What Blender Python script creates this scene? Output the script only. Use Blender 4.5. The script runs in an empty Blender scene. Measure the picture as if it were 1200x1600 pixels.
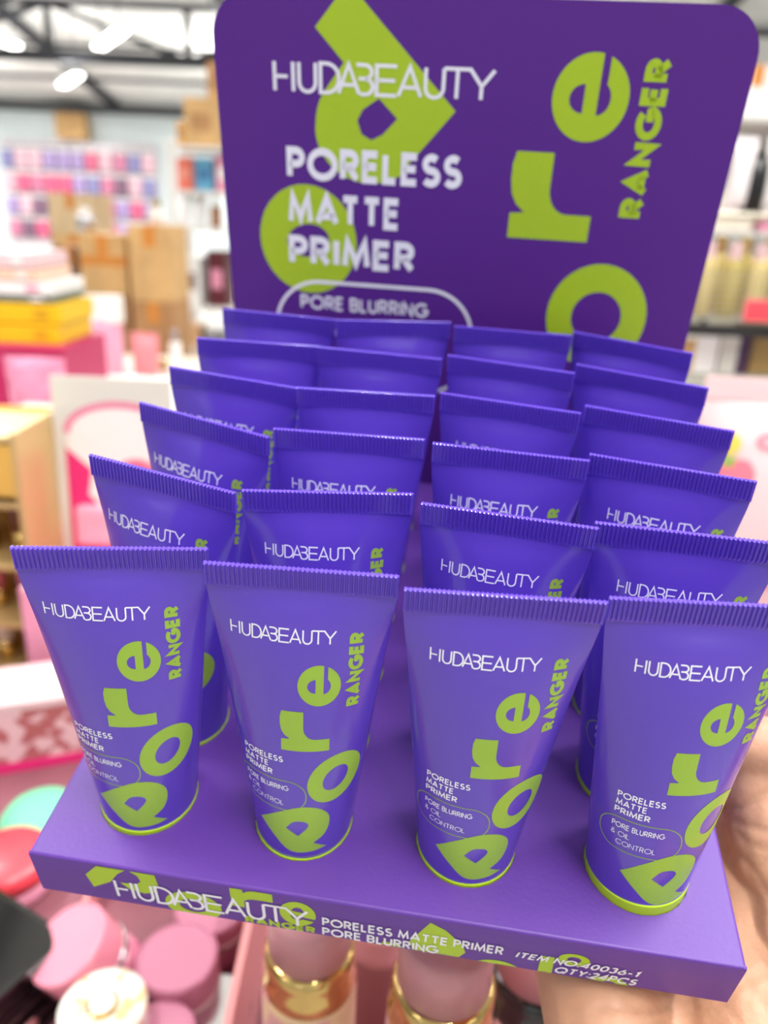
import bpy, bmesh, math, random
from mathutils import Vector, Matrix, geometry
random.seed(7)
S = bpy.context.scene
C = S.collection

# ------------------------------------------------------------------ camera
F = 1205.0                                   # focal length in pixels of the 1200x1600 frame
PITCH, ROLL, EYE = math.radians(-21), math.radians(2.5), Vector((0, 0, 1.5))
fwd = Vector((0, math.cos(PITCH), math.sin(PITCH)))
rt0, up0 = Vector((1, 0, 0)), Vector((0, -math.sin(PITCH), math.cos(PITCH)))
RT = rt0 * math.cos(ROLL) + up0 * math.sin(ROLL)
UP = up0 * math.cos(ROLL) - rt0 * math.sin(ROLL)
cam = bpy.data.cameras.new('camera'); camo = bpy.data.objects.new('camera', cam); C.objects.link(camo)
MC = Matrix((RT, UP, -fwd)).transposed().to_4x4(); MC.translation = EYE
camo.matrix_world = MC
cam.sensor_fit = 'VERTICAL'; cam.sensor_height = 36; cam.sensor_width = 27
cam.lens = F / 1600 * 36
cam.clip_start = 0.01; cam.clip_end = 100
cam.dof.use_dof = True; cam.dof.focus_distance = 0.195; cam.dof.aperture_fstop = 8.5; cam.dof.aperture_blades = 0
S.camera = camo

# ------------------------------------------------------------------ world and light
wd = bpy.data.worlds.new('world'); S.world = wd; wd.use_nodes = True
bg = wd.node_tree.nodes['Background']; bg.inputs[0].default_value = (0.92, 0.97, 1.0, 1); bg.inputs[1].default_value = 1.7
S.view_settings.view_transform = 'Standard'; S.view_settings.look = 'None'
S.view_settings.gamma = 1; S.view_settings.use_curve_mapping = False
S.view_settings.exposure = -0.34
LAMP_W = 75.0                                # watts of one ceiling fixture

# the display box's own frame (metres): x along its front edge, y to its back, z up from its top
RB = Matrix(((0.98865, 0.14838, 0.02355), (0.10481, -0.5689, -0.8157), (-0.10764, 0.80891, -0.57799)))
TB = Vector((-0.10286, 0.09846, 0.22276))
MB = MC @ Matrix.Diagonal((1, -1, -1, 1)) @ (Matrix.Translation(TB) @ RB.to_4x4())
# orthonormalise
_x = MB.col[0].to_3d().normalized(); _z = _x.cross(MB.col[1].to_3d()).normalized(); _y = _z.cross(_x)
_o = MB.translation.copy(); MB = Matrix((_x, _y, _z)).transposed().to_4x4(); MB.translation = _o

def ray(px, py): return RT * ((px - 600) / F) + UP * ((800 - py) / F) + fwd
def at(px, py, Y):                           # point on the plane y = Y seen at that pixel
    d = ray(px, py); return EYE + d * ((Y - EYE.y) / d.y)
def atz(px, py, Z):                          # point on the level z = Z seen at that pixel
    d = ray(px, py); return EYE + d * ((Z - EYE.z) / d.z)

# ------------------------------------------------------------------ materials
MATS = {}
def srgb(r, g, b):
    f = lambda c: (c / 255 / 12.92) if c / 255 <= 0.04045 else ((c / 255 + 0.055) / 1.055) ** 2.4
    return (f(r), f(g), f(b), 1)
def mat(name, col, rough=0.5, metal=0.0, bump=0.0, bscale=200, var=0.0, vscale=8, coat=0.0, emit=0.0, spec=0.5, trans=0.0, sss=0.0, col2=None):
    if name in MATS: return MATS[name]
    m = bpy.data.materials.new(name); m.use_nodes = True; nt = m.node_tree
    b = nt.nodes['Principled BSDF']; b.inputs['Base Color'].default_value = col
    b.inputs['Roughness'].default_value = rough; b.inputs['Metallic'].default_value = metal
    b.inputs['Coat Weight'].default_value = coat; b.inputs['Coat Roughness'].default_value = 0.08
    b.inputs['Specular IOR Level'].default_value = spec
    b.inputs['Transmission Weight'].default_value = trans
    if sss: 
        b.inputs['Subsurface Weight'].default_value = sss; b.inputs['Subsurface Radius'].default_value = (0.008, 0.003, 0.0015); b.inputs['Subsurface Scale'].default_value = 0.5
    if emit: b.inputs['Emission Color'].default_value = col; b.inputs['Emission Strength'].default_value = emit
    tc = nt.nodes.new('ShaderNodeTexCoord')
    if var or col2:
        n = nt.nodes.new('ShaderNodeTexNoise'); n.inputs['Scale'].default_value = vscale; n.inputs['Detail'].default_value = 4
        nt.links.new(tc.outputs['Object'], n.inputs['Vector'])
        r = nt.nodes.new('ShaderNodeValToRGB'); nt.links.new(n.outputs['Fac'], r.inputs['Fac'])
        a = col2 or tuple(max(0, c * (1 - var)) for c in col[:3]) + (1,)
        z = col if col2 else tuple(min(1, c * (1 + var)) for c in col[:3]) + (1,)
        r.color_ramp.elements[0].position = 0.35 if not col2 else 0.47; r.color_ramp.elements[0].color = a
        r.color_ramp.elements[1].position = 0.65 if not col2 else 0.53; r.color_ramp.elements[1].color = z
        nt.links.new(r.outputs['Color'], b.inputs['Base Color'])
    if bump:
        n2 = nt.nodes.new('ShaderNodeTexNoise'); n2.inputs['Scale'].default_value = bscale; n2.inputs['Detail'].default_value = 3
        nt.links.new(tc.outputs['Object'], n2.inputs['Vector'])
        bp = nt.nodes.new('ShaderNodeBump'); bp.inputs['Strength'].default_value = bump; bp.inputs['Distance'].default_value = 0.001
        nt.links.new(n2.outputs['Fac'], bp.inputs['Height']); nt.links.new(bp.outputs['Normal'], b.inputs['Normal'])
    MATS[name] = m
    return m
def col(name, r, g, b, rough=0.5, **k): return mat(name, srgb(r, g, b), rough, **k)

PURPLE_TUBE = col('tube_purple', 92, 63, 190, 0.22, bump=0.05, bscale=120, coat=.35)
PURPLE_CRIMP = PURPLE_TUBE
PURPLE_CARD = col('card_purple', 92, 50, 150, 0.45, bump=0.06, bscale=700)
PURPLE_BOARD = col('board_purple', 88, 37, 138, 0.5, spec=.3, bump=0.05, bscale=700)
LIME = col('lime_print', 170, 202, 30, 0.38)
LIME_T = col('lime_tube_print', 152, 188, 62, 0.26)
LIME_CAP = col('lime_cap', 176, 208, 20, 0.35)
WHITE = col('white_print', 240, 240, 250, 0.4)
KRAFT = col('carton_kraft', 205, 165, 112, 0.8, var=0.12, vscale=6)
KRAFT2 = col('carton_brown', 176, 132, 88, 0.8, var=0.12, vscale=6)
TAPE = col('carton_tape', 206, 132, 50, 0.35)
WHITE_P = col('white_plastic', 240, 238, 236, 0.35)
STEEL = col('dark_steel', 52, 54, 60, 0.6)
GOLD = mat('gold_metal', srgb(214, 182, 116), 0.12, 1.0)
SILVER = mat('silver_metal', srgb(215, 212, 215), 0.18, 1.0)
PINK = col('pink_plastic', 226, 150, 176, 0.35)
ROSE = col('rose_satin', 206, 146, 152, 0.32)
HOTPINK = col('hot_pink', 226, 40, 120, 0.4)
BLACKG = col('black_gloss', 10, 10, 11, 0.12, coat=0.5)

# ------------------------------------------------------------------ mesh helpers
def obj(name, bm, m, parent=None, smooth=False, loc=None, rot=None):
    me = bpy.data.meshes.new(name); bm.to_mesh(me); bm.free(); me.materials.append(m)
    if smooth:
        for p in me.polygons: p.use_smooth = True
    o = bpy.data.objects.new(name, me); C.objects.link(o)
    if parent: o.parent = parent
    if loc is not None: o.location = loc
    if rot is not None: o.rotation_euler = rot
    return o
def tag(o, label, cat, group=None, kind=None):
    if label: o['label'] = label
    if cat: o['category'] = cat
    if group: o['group'] = group
    if kind: o['kind'] = kind
    return o
def thing(name, label, cat, loc=(0, 0, 0), rz=0, group=None, rot=None):
    o = bpy.data.objects.new(name, None); C.objects.link(o); o.empty_display_size = 0.02
    o.location = loc; o.rotation_euler = rot if rot is not None else (0, 0, rz)
    return tag(o, label, cat, group)
def bx(bm, cx, cy, cz, sx, sy, sz, bev=0.0, M=None):
    r = bmesh.ops.create_cube(bm, size=1, matrix=Matrix.Translation((cx, cy, cz)) @ Matrix.Diagonal((sx, sy, sz, 1)))
    vs = r['verts']
    if bev:
        es = list({e for v in vs for e in v.link_edges})
        rb = bmesh.ops.bevel(bm, geom=es, offset=bev, segments=2, profile=0.7, affect='EDGES')
        vs = list({v for f in rb['faces'] for v in f.verts} | {v for v in vs if v.is_valid})
    if M is not None: bmesh.ops.transform(bm, matrix=M, verts=[v for v in vs if v.is_valid])
    return bm
def box(cx, cy, cz, sx, sy, sz, bev=0.0, M=None): return bx(bmesh.new(), cx, cy, cz, sx, sy, sz, bev, M)
def bar(bm, a, b, w, h=None):                # a square bar between two points
    a, b = Vector(a), Vector(b); h = h or w; d = b - a; L = d.length
    q = d.to_track_quat('Z', 'Y').to_matrix().to_4x4(); q.translation = (a + b) / 2
    bmesh.ops.create_cube(bm, size=1, matrix=q @ Matrix.Diagonal((w, h, L, 1)))
def rod(bm, a, b, r, n=8):
    a, b = Vector(a), Vector(b); d = b - a
    q = d.to_track_quat('Z', 'Y').to_matrix().to_4x4(); q.translation = (a + b) / 2
    bmesh.ops.create_cone(bm, cap_ends=True, segments=n, radius1=r, radius2=r, depth=d.length, matrix=q)
def lathe(prof, n=32, bm=None, cap=True):    # profile: (radius, z) from bottom to top
    bm = bm or bmesh.new(); rings = []
    for r, z in prof: rings.append([bm.verts.new((r * math.cos(2 * math.pi * k / n), r * math.sin(2 * math.pi * k / n), z)) for k in range(n)])
    for a, b in zip(rings, rings[1:]):
        for k in range(n): bm.faces.new((a[k], a[(k + 1) % n], b[(k + 1) % n], b[k]))
    if cap: bm.faces.new(rings[0][::-1]); bm.faces.new(rings[-1])
    return bm
def rounded_rect(w, h, r, n=8):              # outline about the origin
    pts = []
    for cx, cy, a0 in ((w/2-r, h/2-r, 0), (-w/2+r, h/2-r, 90), (-w/2+r, -h/2+r, 180), (w/2-r, -h/2+r, 270)):
        for k in range(n + 1):
            a = math.radians(a0 + 90 * k / n); pts.append((cx + r * math.cos(a), cy + r * math.sin(a)))
    return pts
def prism(pts, d0, d1, fn):                  # outline extruded; fn(x, y, d) gives the point
    bm = bmesh.new(); a = [bm.verts.new(fn(x, y, d0)) for x, y in pts]; b = [bm.verts.new(fn(x, y, d1)) for x, y in pts]
    bm.faces.new(a[::-1]); bm.faces.new(b); n = len(pts)
    for k in range(n): bm.faces.new((a[k], a[(k+1) % n], b[(k+1) % n], b[k]))
    bmesh.ops.recalc_face_normals(bm, faces=bm.faces)
    return bm

# ------------------------------------------------------------------ lettering
def arc(cx, cy, rx, ry, a0, a1, n=10):
    return [(cx + rx * math.cos(math.radians(a0 + (a1 - a0) * k / n)), cy + ry * math.sin(math.radians(a0 + (a1 - a0) * k / n))) for k in range(n + 1)]
GL = {  # letter: (width, strokes), centre lines in a cap height of 1
 'A': (.80, [[(0, 0), (.4, 1), (.8, 0)], [(.14, .26), (.66, .26)]]),
 'B': (.55, [[(0, 0), (0, 1), (.28, 1)] + arc(.28, .76, .24, .24, 90, -90) + [(0, .52)], [(.28, .52)] + arc(.28, .26, .27, .26, 90, -90) + [(0, 0)]]),
 'C': (.85, [arc(.5, .5, .5, .5, 45, 315, 20)]),
 'D': (.75, [[(0, 0), (0, 1), (.25, 1)] + arc(.25, .5, .5, .5, 90, -90, 14) + [(0, 0)]]),
 'E': (.50, [[(.5, 1), (0, 1), (0, 0), (.5, 0)], [(0, .52), (.46, .52)]]),
 'G': (.92, [arc(.5, .5, .5, .5, 45, 345, 20) + [(.95, .48), (.55, .48)]]),
 'I': (.02, [[(0.01, 0), (0.01, 1)]]),
 'L': (.42, [[(0, 1), (0, 0), (.42, 0)]]),
 'M': (.86, [[(0, 0), (.1, 1), (.43, .12), (.76, 1), (.86, 0)]]),
 'N': (.66, [[(0, 0), (0, 1), (.66, 0), (.66, 1)]]),
 'O': (1.0, [arc(.5, .5, .5, .5, 0, 360, 28)]),
 'P': (.52, [[(0, 0), (0, 1), (.26, 1)] + arc(.26, .74, .26, .26, 90, -90) + [(0, .48)]]),
 'Q': (1.0, [arc(.5, .5, .5, .5, 0, 360, 28), [(.6, .3), (.98, -.05)]]),
 'R': (.56, [[(0, 0), (0, 1), (.27, 1)] + arc(.27, .74, .26, .26, 90, -90) + [(0, .48)], [(.24, .48), (.56, 0)]]),
 'S': (.52, [arc(.26, .75, .24, .25, 40, 265, 12) + arc(.26, .25, .26, .25, 85, -150, 12)]),
 'T': (.60, [[(0, 1), (.6, 1)], [(.3, 1), (.3, 0)]]),
 'U': (.60, [[(0, 1), (0, .3)] + arc(.3, .3, .3, .3, 180, 360, 12) + [(.6, 1)]]),
 'Y': (.66, [[(0, 1), (.33, .46), (.66, 1)], [(.33, .46), (.33, 0)]]),
 '&': (.62, [[(.62, 0), (.12, .72)] + arc(.28, .8, .17, .2, 200, -30, 8) + [(.1, .42)] + arc(.25, .24, .25, .24, 140, 350, 8) + [(.62, .42)]]),
 '0': (.58, [arc(.29, .5, .29, .5, 0, 360, 22)]),
 '1': (.22, [[(0, .8), (.22, 1), (.22, 0)]]),
 '2': (.52, [arc(.26, .74, .26, .26, 160, -40, 10) + [(0, 0), (.54, 0)]]),
 '3': (.52, [arc(.25, .76, .23, .24, 150, -80, 10), arc(.25, .27, .27, .27, 80, -150, 10)]),
 '4': (.60, [[(.45, 0), (.45, 1), (0, .3), (.62, .3)]]),
 '6': (.55, [[(.4, 1), (.06, .45)], arc(.28, .3, .28, .3, 0, 360, 20)]),
 '-': (.34, [[(0, .42), (.34, .42)]]), ':': (.02, [[(.01, 0), (.01, .14)], [(.01, .58), (.01, .72)]]),
}
LOGO = [[(5, 0), (5, 112)], [(5, 56), (58, 56)], [(80, 0), (80, 112)],
        [(104, 112), (104, 38)] + arc(137, 36, 33, 36, 180, 360, 10) + [(170, 112)],
        [(190, 0), (190, 112), (214, 112)] + arc(214, 56, 50, 56, 90, -90, 12) + [(190, 0)],
        [(262, 0), (302, 112), (344, 0)], [(278, 34), (324, 34)],
        [(333, 112), (366, 112)] + arc(366, 86, 28, 26, 90, -90, 8) + [(342, 60)], [(366, 60)] + arc(368, 30, 30, 30, 90, -90, 8) + [(348, 0)],
        [(492, 112), (413, 112), (413, 0), (492, 0)], [(413, 57), (486, 57)],
        [(500, 0), (543, 112), (588, 0)], [(515, 34), (572, 34)],
        [(605, 112), (605, 38)] + arc(640, 36, 35, 36, 180, 360, 10) + [(675, 112)],
        [(676, 112), (776, 112), (822, 50), (868, 112)], [(727, 112), (727, 0)], [(822, 50), (822, 0)]]
def stroke(pts, hw):                         # flat ribbon along a line, as quads
    P = [Vector(p) for p in pts]; Q = [P[0]]
    for p in P[1:]:
        if (p - Q[-1]).length > 1e-6: Q.append(p)
    P = Q; n = len(P); closed = (P[0] - P[-1]).length < 1e-5
    L = []; R = []
    for i in range(n):
        if closed and i in (0, n - 1): d0 = (P[-1] - P[-2]).normalized(); d1 = (P[1] - P[0]).normalized()
        else:
            d1 = (P[i + 1] - P[i]).normalized() if i < n - 1 else (P[i] - P[i - 1]).normalized()
            d0 = (P[i] - P[i - 1]).normalized() if i > 0 else d1
        t = (d0 + d1); t = t.normalized() if t.length > 1e-6 else d1
        nn = Vector((-t.y, t.x)); k = hw / max(0.42, nn.dot(Vector((-d1.y, d1.x))))
        L.append(P[i] + nn * k); R.append(P[i] - nn * k)
    return [[tuple(L[i]), tuple(R[i]), tuple(R[i + 1]), tuple(L[i + 1])] for i in range(n - 1)]
def text_quads(s, x0, y0, h, weight, width=None, wscale=1.0, gap=.09, slant=0.0):
    """quads of a line of capitals, its lower left at (x0, y0); width stretches the whole line"""
    out = []; x = 0.0; hw = weight / 2
    for ch in s:
        if ch == ' ': x += .42 * wscale; continue
        w, st = GL[ch]
        for pl in st:
            q = [(x + hw + px * wscale, hw + py * (1 - weight)) for px, py in pl]
            out += stroke(q, hw)
        x += w * wscale + weight + gap
    tot = x - gap; k = (width / h / tot) if width else 1.0
    return [[(x0 + (p[0] * k + slant * p[1]) * h, y0 + p[1] * h) for p in q] for q in out]
def logo_quads(x0, y0, w, h, hw=6.3):
    return [[(x0 + p[0] / 873 * w, y0 + p[1] / 112 * h) for p in q] for pl in LOGO for q in stroke(pl, hw)]
def poly_tris(outer, *holes):
    loops = [[Vector((x, y, 0)) for x, y in l] for l in (outer,) + holes]; flat = [p for l in loops for p in l]
    return [[tuple(flat[i][:2]) for i in t] for t in geometry.tessellate_polygon(loops)]
def rot_quads(qs, ang, cx=0, cy=0, sx=1, sy=1):
    c, s = math.cos(math.radians(ang)), math.sin(math.radians(ang))
    return [[(cx + (p[0] * sx) * c - (p[1] * sy) * s, cy + (p[0] * sx) * s + (p[1] * sy) * c) for p in q] for q in qs]
def let_o(th=.46, ti=.5): return poly_tris(arc(0, 0, 1, 1, 0, 350, 35), arc(0, 0, 1 - th, 1 - ti, 0, 350, 35))
def let_e():
    o = arc(0, 0, 1, 1, -11.5, 337, 44) + [(.37, -.39)] + arc(0, -.2, .38, .33, -32, -180, 12)
    return poly_tris(o, [(-.35, .17)] + arc(-.02, .17, .33, .38, 174, 6, 12) + [(.31, .17)])
def let_r():
    return poly_tris([(0, 0), (.31, 0), (.31, .30)] + arc(.60, .30, .29, .23, 180, 90, 6)[1:] + [(1, .53), (1, .965), (.86, 1.0), (.68, 1.0), (.52, .975), (.40, .91), (.31, .80), (.295, .975), (0, .975)])
def smooth_loop(pts, sharp=(), n=5):          # closed outline rounded through its points except at the sharp ones
    out = []; N = len(pts)
    for i in range(N):
        p0, p1, p2, p3 = (Vector(pts[(i + k) % N]) for k in (-1, 0, 1, 2))
        m1 = Vector((0, 0)) if i in sharp else (p2 - p0) * .5
        m2 = Vector((0, 0)) if (i + 1) % N in sharp else (p3 - p1) * .5
        if i in sharp: m1 = (p2 - p1) * .8
        if (i + 1) % N in sharp: m2 = (p2 - p1) * .8
        for k in range(n):
            t = k / n; t2, t3 = t * t, t * t * t
            out.append(tuple(p1 * (2*t3 - 3*t2 + 1) + m1 * (t3 - 2*t2 + t) + p2 * (-2*t3 + 3*t2) + m2 * (t3 - t2)))
    return out
def print_mesh(name, polys, fn, m, parent, maxlen=None, clip=None, label=None):
    bm = bmesh.new()
    for q in polys:
        v = [bm.verts.new((p[0], p[1], 0)) for p in q]
        try: bm.faces.new(v)
        except ValueError: pass
    if clip:
        for co, no in (((clip[0], 0, 0), (-1, 0, 0)), ((clip[1], 0, 0), (1, 0, 0)), ((0, clip[2], 0), (0, -1, 0)), ((0, clip[3], 0), (0, 1, 0))):
            bmesh.ops.bisect_plane(bm, geom=bm.verts[:] + bm.edges[:] + bm.faces[:], plane_co=co, plane_no=no, clear_outer=True)
    if maxlen:
        bmesh.ops.triangulate(bm, faces=bm.faces[:])
        for _ in range(7):
            es = [e for e in bm.edges if e.calc_length() > maxlen]
            if not es: break
            bmesh.ops.subdivide_edges(bm, edges=es, cuts=1)
            bmesh.ops.triangulate(bm, faces=[f for f in bm.faces if len(f.verts) > 3])
    for f in bm.faces:
        if f.normal.z < 0: f.normal_flip()
    bmesh.ops.delete(bm, geom=[f for f in bm.faces if f.calc_area() < 1e-14], context='FACES')
    for v in bm.verts: v.co = fn(v.co.x, v.co.y)
    o = obj(name, bm, m, parent)
    if label: o['label'] = label
    return o

# ================================================================== THE SETTING
def struct(name, bm, m, parent=None):
    o = obj(name, bm, m, parent)
    if not parent: o['kind'] = 'structure'
    return o
WALLC = col('wall_paint', 230, 241, 243, 0.8, var=0.03, vscale=1)
ROOFC = col('roof_sheet', 244, 244, 240, 0.7, var=0.05, vscale=2)
FLOORC = col('floor_vinyl', 176, 172, 168, 0.35, var=0.08, vscale=2)
XL, XR, YB, YF = -14.0, 10.0, 18.0, -5.5
EAVE, RIDGE, YR = 3.42, 5.6, 3.0
def zroof(y): return EAVE + (RIDGE - EAVE) * ((YB - y) / (YB - YR) if y > YR else (y - YF) / (YR - YF))
struct('floor', box((XL+XR)/2, (YB+YF)/2, -.05, XR-XL, YB-YF, .1), FLOORC)
struct('wall_back', box((XL+XR)/2, YB+.1, EAVE/2, XR-XL, .2, EAVE), WALLC)
struct('wall_left', box(XL-.1, (YB+YF)/2, 2.9, .2, YB-YF, 5.8), WALLC)
struct('wall_right', box(XR+.1, (YB+YF)/2, 2.9, .2, YB-YF, 5.8), WALLC)
# unseen front wall, added: its openings put daylight streaks in the tube sheen
WIN = [(-7.0, -4.6), (-2.7, -.7), (1.1, 3.3), (5.4, 7.8)]
bm = bmesh.new(); xs = [XL] + [v for w_ in WIN for v in w_] + [XR]
for k in range(0, len(xs), 2): bx(bm, (xs[k] + xs[k+1]) / 2, YF - .1, EAVE / 2, xs[k+1] - xs[k], .2, EAVE)
for a_, b_ in WIN:
    bx(bm, (a_ + b_) / 2, YF - .1, .2, b_ - a_, .2, .4); bx(bm, (a_ + b_) / 2, YF - .1, (3.0 + EAVE) / 2, b_ - a_, .2, EAVE - 3.0)
struct('added_wall_front', bm, WALLC)
for k, (a_, b_) in enumerate(WIN):
    bm = bmesh.new()
    for x in (a_ + .03, (a_ + b_) / 2, b_ - .03): bx(bm, x, YF - .1, 1.7, .05, .08, 2.6)
    for z in (.43, 2.97): bx(bm, (a_ + b_) / 2, YF - .1, z, b_ - a_, .08, .05)
    struct('added_window_%d' % (k + 1), bm, STEEL)  # frames of the added openings, never in view
bm = bmesh.new()
for ya, yb in ((YF - .2, YR), (YR, YB + .2)):
    za, zb = zroof(max(YF, ya)), zroof(min(YB, yb))
    v = [bm.verts.new(p) for p in ((XL, ya, za), (XR, ya, za), (XR, yb, zb), (XL, yb, zb), (XL, ya, za + .08), (XR, ya, za + .08), (XR, yb, zb + .08), (XL, yb, zb + .08))]
    for f in ((0, 3, 2, 1), (4, 5, 6, 7), (0, 1, 5, 4), (1, 2, 6, 5), (2, 3, 7, 6), (3, 0, 4, 7)): bm.faces.new([v[i] for i in f])
ceil_o = struct('ceiling', bm, ROOFC)
# steel lattice girders across the hall, one thing each
for n, (Y, CH, lab) in enumerate(((17.6, 3.30, 'dark steel girder against the top of the pale far wall'), (12.7, 3.46, 'dark steel lattice girder with web bars above the far aisle lamps'), (7.4, 3.7, 'dark steel lattice girder nearest overhead'))):
    t = thing('roof_truss', lab, 'truss', (0, Y, CH), group='steel roof trusses')
    top = zroof(Y) - .06 - CH
    def tpart(nm, a, c, w):
        b = bmesh.new(); bar(b, (a[0], 0, a[1]), (c[0], 0, c[1]), w); obj(nm, b, STEEL, t)
    tpart('bottom_chord', (XL, 0), (XR, 0), .15)
    if top > .12:
        tpart('top_chord', (XL, top), (XR, top), .08)
        for k in range(12):
            x = XL + .9 + 2.0 * k
            tpart('web_post', (x, 0), (x, top), .09)
            tpart('web_diagonal', (x, 0) if k % 2 else (x, top), (x + 2, top) if k % 2 else (x + 2, 0), .08)
for x in (-12.6, -9.2, -5.9, -2.6, .8, 4.2, 7.6):
    t = thing('roof_rafter', 'dark steel rafter running down the roof to the far wall', 'rafter', (x, YR, RIDGE), group='roof rafters')
    for ya, yb, nm in ((YR, YB, 'rear_slope'), (YF, YR, 'front_slope')):
        b = bmesh.new(); bar(b, (0, ya - YR, zroof(ya) - RIDGE - .07), (0, yb - YR, zroof(yb) - RIDGE - .07), .14, .12); obj(nm, b, STEEL, t)
for k, y in enumerate((16.2, 14.5, 11.0, 9.2, 5.5, 0.5, -2.5)):
    b = bmesh.new(); bar(b, (XL, 0, 0), (XR, 0, 0), .05)
    tag(obj('roof_purlin', b, STEEL, None, loc=(0, y, zroof(y) - .035)), 'thin dark steel purlin running across the roof sheets', 'purlin', 'roof purlins')
# ceiling fixtures
EMIT = mat('lamp_diffuser', (1, .985, .95, 1), 0.4, emit=14)
HOUS = col('lamp_housing', 235, 236, 236, 0.5)
def fixture(p, rz, label, watts, L=1.25, group=None, up=0.25):
    t = thing('ceiling_light', label, 'ceiling light', p, rz, group)
    obj('housing', box(0, 0, .03, L, .16, .05, .008), HOUS, t)
    obj('diffuser', box(0, 0, -.01, L - .04, .13, .03, .006), EMIT, t)
    for s in (-1, 1):
        b = bmesh.new(); rod(b, (s * L * .35, 0, .05), (s * L * .35, 0, zroof(p[1]) - p[2] - .01), .008)
        obj('hanger_rod', b, STEEL, t)
    la = bpy.data.lights.new('lamp', 'AREA'); la.shape = 'RECTANGLE'; la.size = L; la.size_y = .14; la.energy = watts; la.color = (1, .98, .95)
    lo = bpy.data.objects.new('lamp', la); C.objects.link(lo); lo.parent = t; lo.location = (0, 0, -.03)
    l2 = bpy.data.lights.new('uplight', 'AREA'); l2.shape = 'RECTANGLE'; l2.size = L; l2.size_y = .14; l2.energy = watts * up; l2.color = (1, .98, .95)  # upward light added above the housing to brighten the roof sheets
    lo = bpy.data.objects.new('uplight', l2); C.objects.link(lo); lo.parent = t; lo.location = (0, 0, .062); lo.rotation_euler = (math.pi, 0, 0)
    return t
a, b_ = at(150, 80, 11.2), at(197, 36, 9.8)
fixture((a + b_) / 2, math.atan2((b_ - a).y, (b_ - a).x), 'larger bright ceiling lamp left of the display backboard', 80, 1.3, 'hanging strip lamps')
a, b_ = at(95, 138, 13.6), at(125, 110, 12.2)
fixture((a + b_) / 2, math.atan2((b_ - a).y, (b_ - a).x), 'smaller ceiling lamp just below the larger bright one', 80, 1.3, 'hanging strip lamps')
p = at(4, 64, 11.0); fixture(p, 1.4, 'ceiling lamp cut by the left edge of the photo', 80, .6, 'hanging strip lamps')
for x, y, w_ in ((-1.5, 0.9, 70), (1.3, 0.5, 75), (0.5, -0.9, 55), (-4.4, -3.2, 40), (4.2, -3.0, 40), (5.0, 2.6, 80), (-6.5, 4.5, 90), (1.2, 4.6, 90), (-3.2, 5.6, 90), (6.5, 8.5, 90), (1.6, 10.5, 80), (-9.5, 8, 90), (-11, 14, 190), (-7.6, 14.6, 210), (-3.0, 14.6, 210), (3, 14.4, 150)):  # unseen lamps, added to light the tubes, counter and far hall
    fixture((x, y, 3.4), math.pi / 2, 'added strip lamp hung over the shop floor, unseen', w_, 1.5, 'added strip lamps overhead', 0.7 if y < 7 else .35)

# ================================================================== THE DISPLAY BOX
BW, BL, BH, LEAN = 0.200, 0.215, 0.0191, 0.0369
disp = thing('display_box', 'purple cardboard counter display box with holes for tubes and a tall printed backboard', 'display box')
disp.matrix_world = MB
# tubes: base x, base y, lean x, lean y, yaw  (rows from the front, columns from the left)
TUBES = [[(.0267, .0249, .0590, -.0035, .2385), (.0758, .0249, .0296, -.0021, .0994), (.1249, .0249, .0073, -.0117, .0811), (.1742, .0250, -.0282, .0476, .0694)],
 [(.0269, .0557, .0484, .0222, -.184), (.0758, .0557, .0245, .0149, .1842), (.1248, .0557, .0098, -.0074, -.0534), (.1736, .0557, -.0328, -.0007, -.0697)],
 [(.0269, .0865, .0577, .0288, -.217), (.0758, .0865, .0215, .0228, .0834), (.1248, .0865, .0094, .0084, -.0198), (.1738, .0865, -.0298, .0071, -.1999)],
 [(.0269, .1173, .0584, .0213, -.0469), (.0758, .1173, .0252, -.0009, .1097), (.1248, .1173, .0023, .0110, -.1257), (.1739, .1173, -.0262, -.0027, -.2433)],
 [(.0269, .1481, .0600, .0174, .1788), (.0758, .1481, .0198, .0074, .0061), (.1249, .1481, -.0017, .0056, -.1489), (.1738, .1481, -.0425, -.0008, -.337)],
 [(.0269, .1789, .0600, -.0047, .0968), (.0758, .1789, .0293, .0133, .2312), (.1248, .1789, .0033, .0089, -.0005), (.1739, .1789, -.0418, -.0099, -.3694)]]
HOLE_R = 0.0149
ch = 0.0009                                   # softened fold along the top edges
outer = [(ch, ch), (BW - ch, ch), (BW - ch, BL), (ch, BL)]
holes = [arc(t[0], t[1], HOLE_R, HOLE_R, 0, 360 - 15, 23) for row in TUBES for t in row]
bm = bmesh.new()
vm = {}
def V3(x, y, z):
    k = (round(x, 6), round(y, 6), round(z, 6))
    if k not in vm: vm[k] = bm.verts.new(k)
    return vm[k]
for z in (0, -.0012):
    for t in poly_tris(outer, *holes):
        try: bm.faces.new([V3(p[0], p[1], z) for p in t])
        except ValueError: pass
for hl in holes + [outer]:
    for a, b in zip(hl, hl[1:] + hl[:1]): bm.faces.new((V3(*a, 0), V3(*b, 0), V3(*b, -.0012), V3(*a, -.0012)))
bmesh.ops.recalc_face_normals(bm, faces=bm.faces)
obj('top_panel', bm, PURPLE_CARD, disp)
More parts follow.
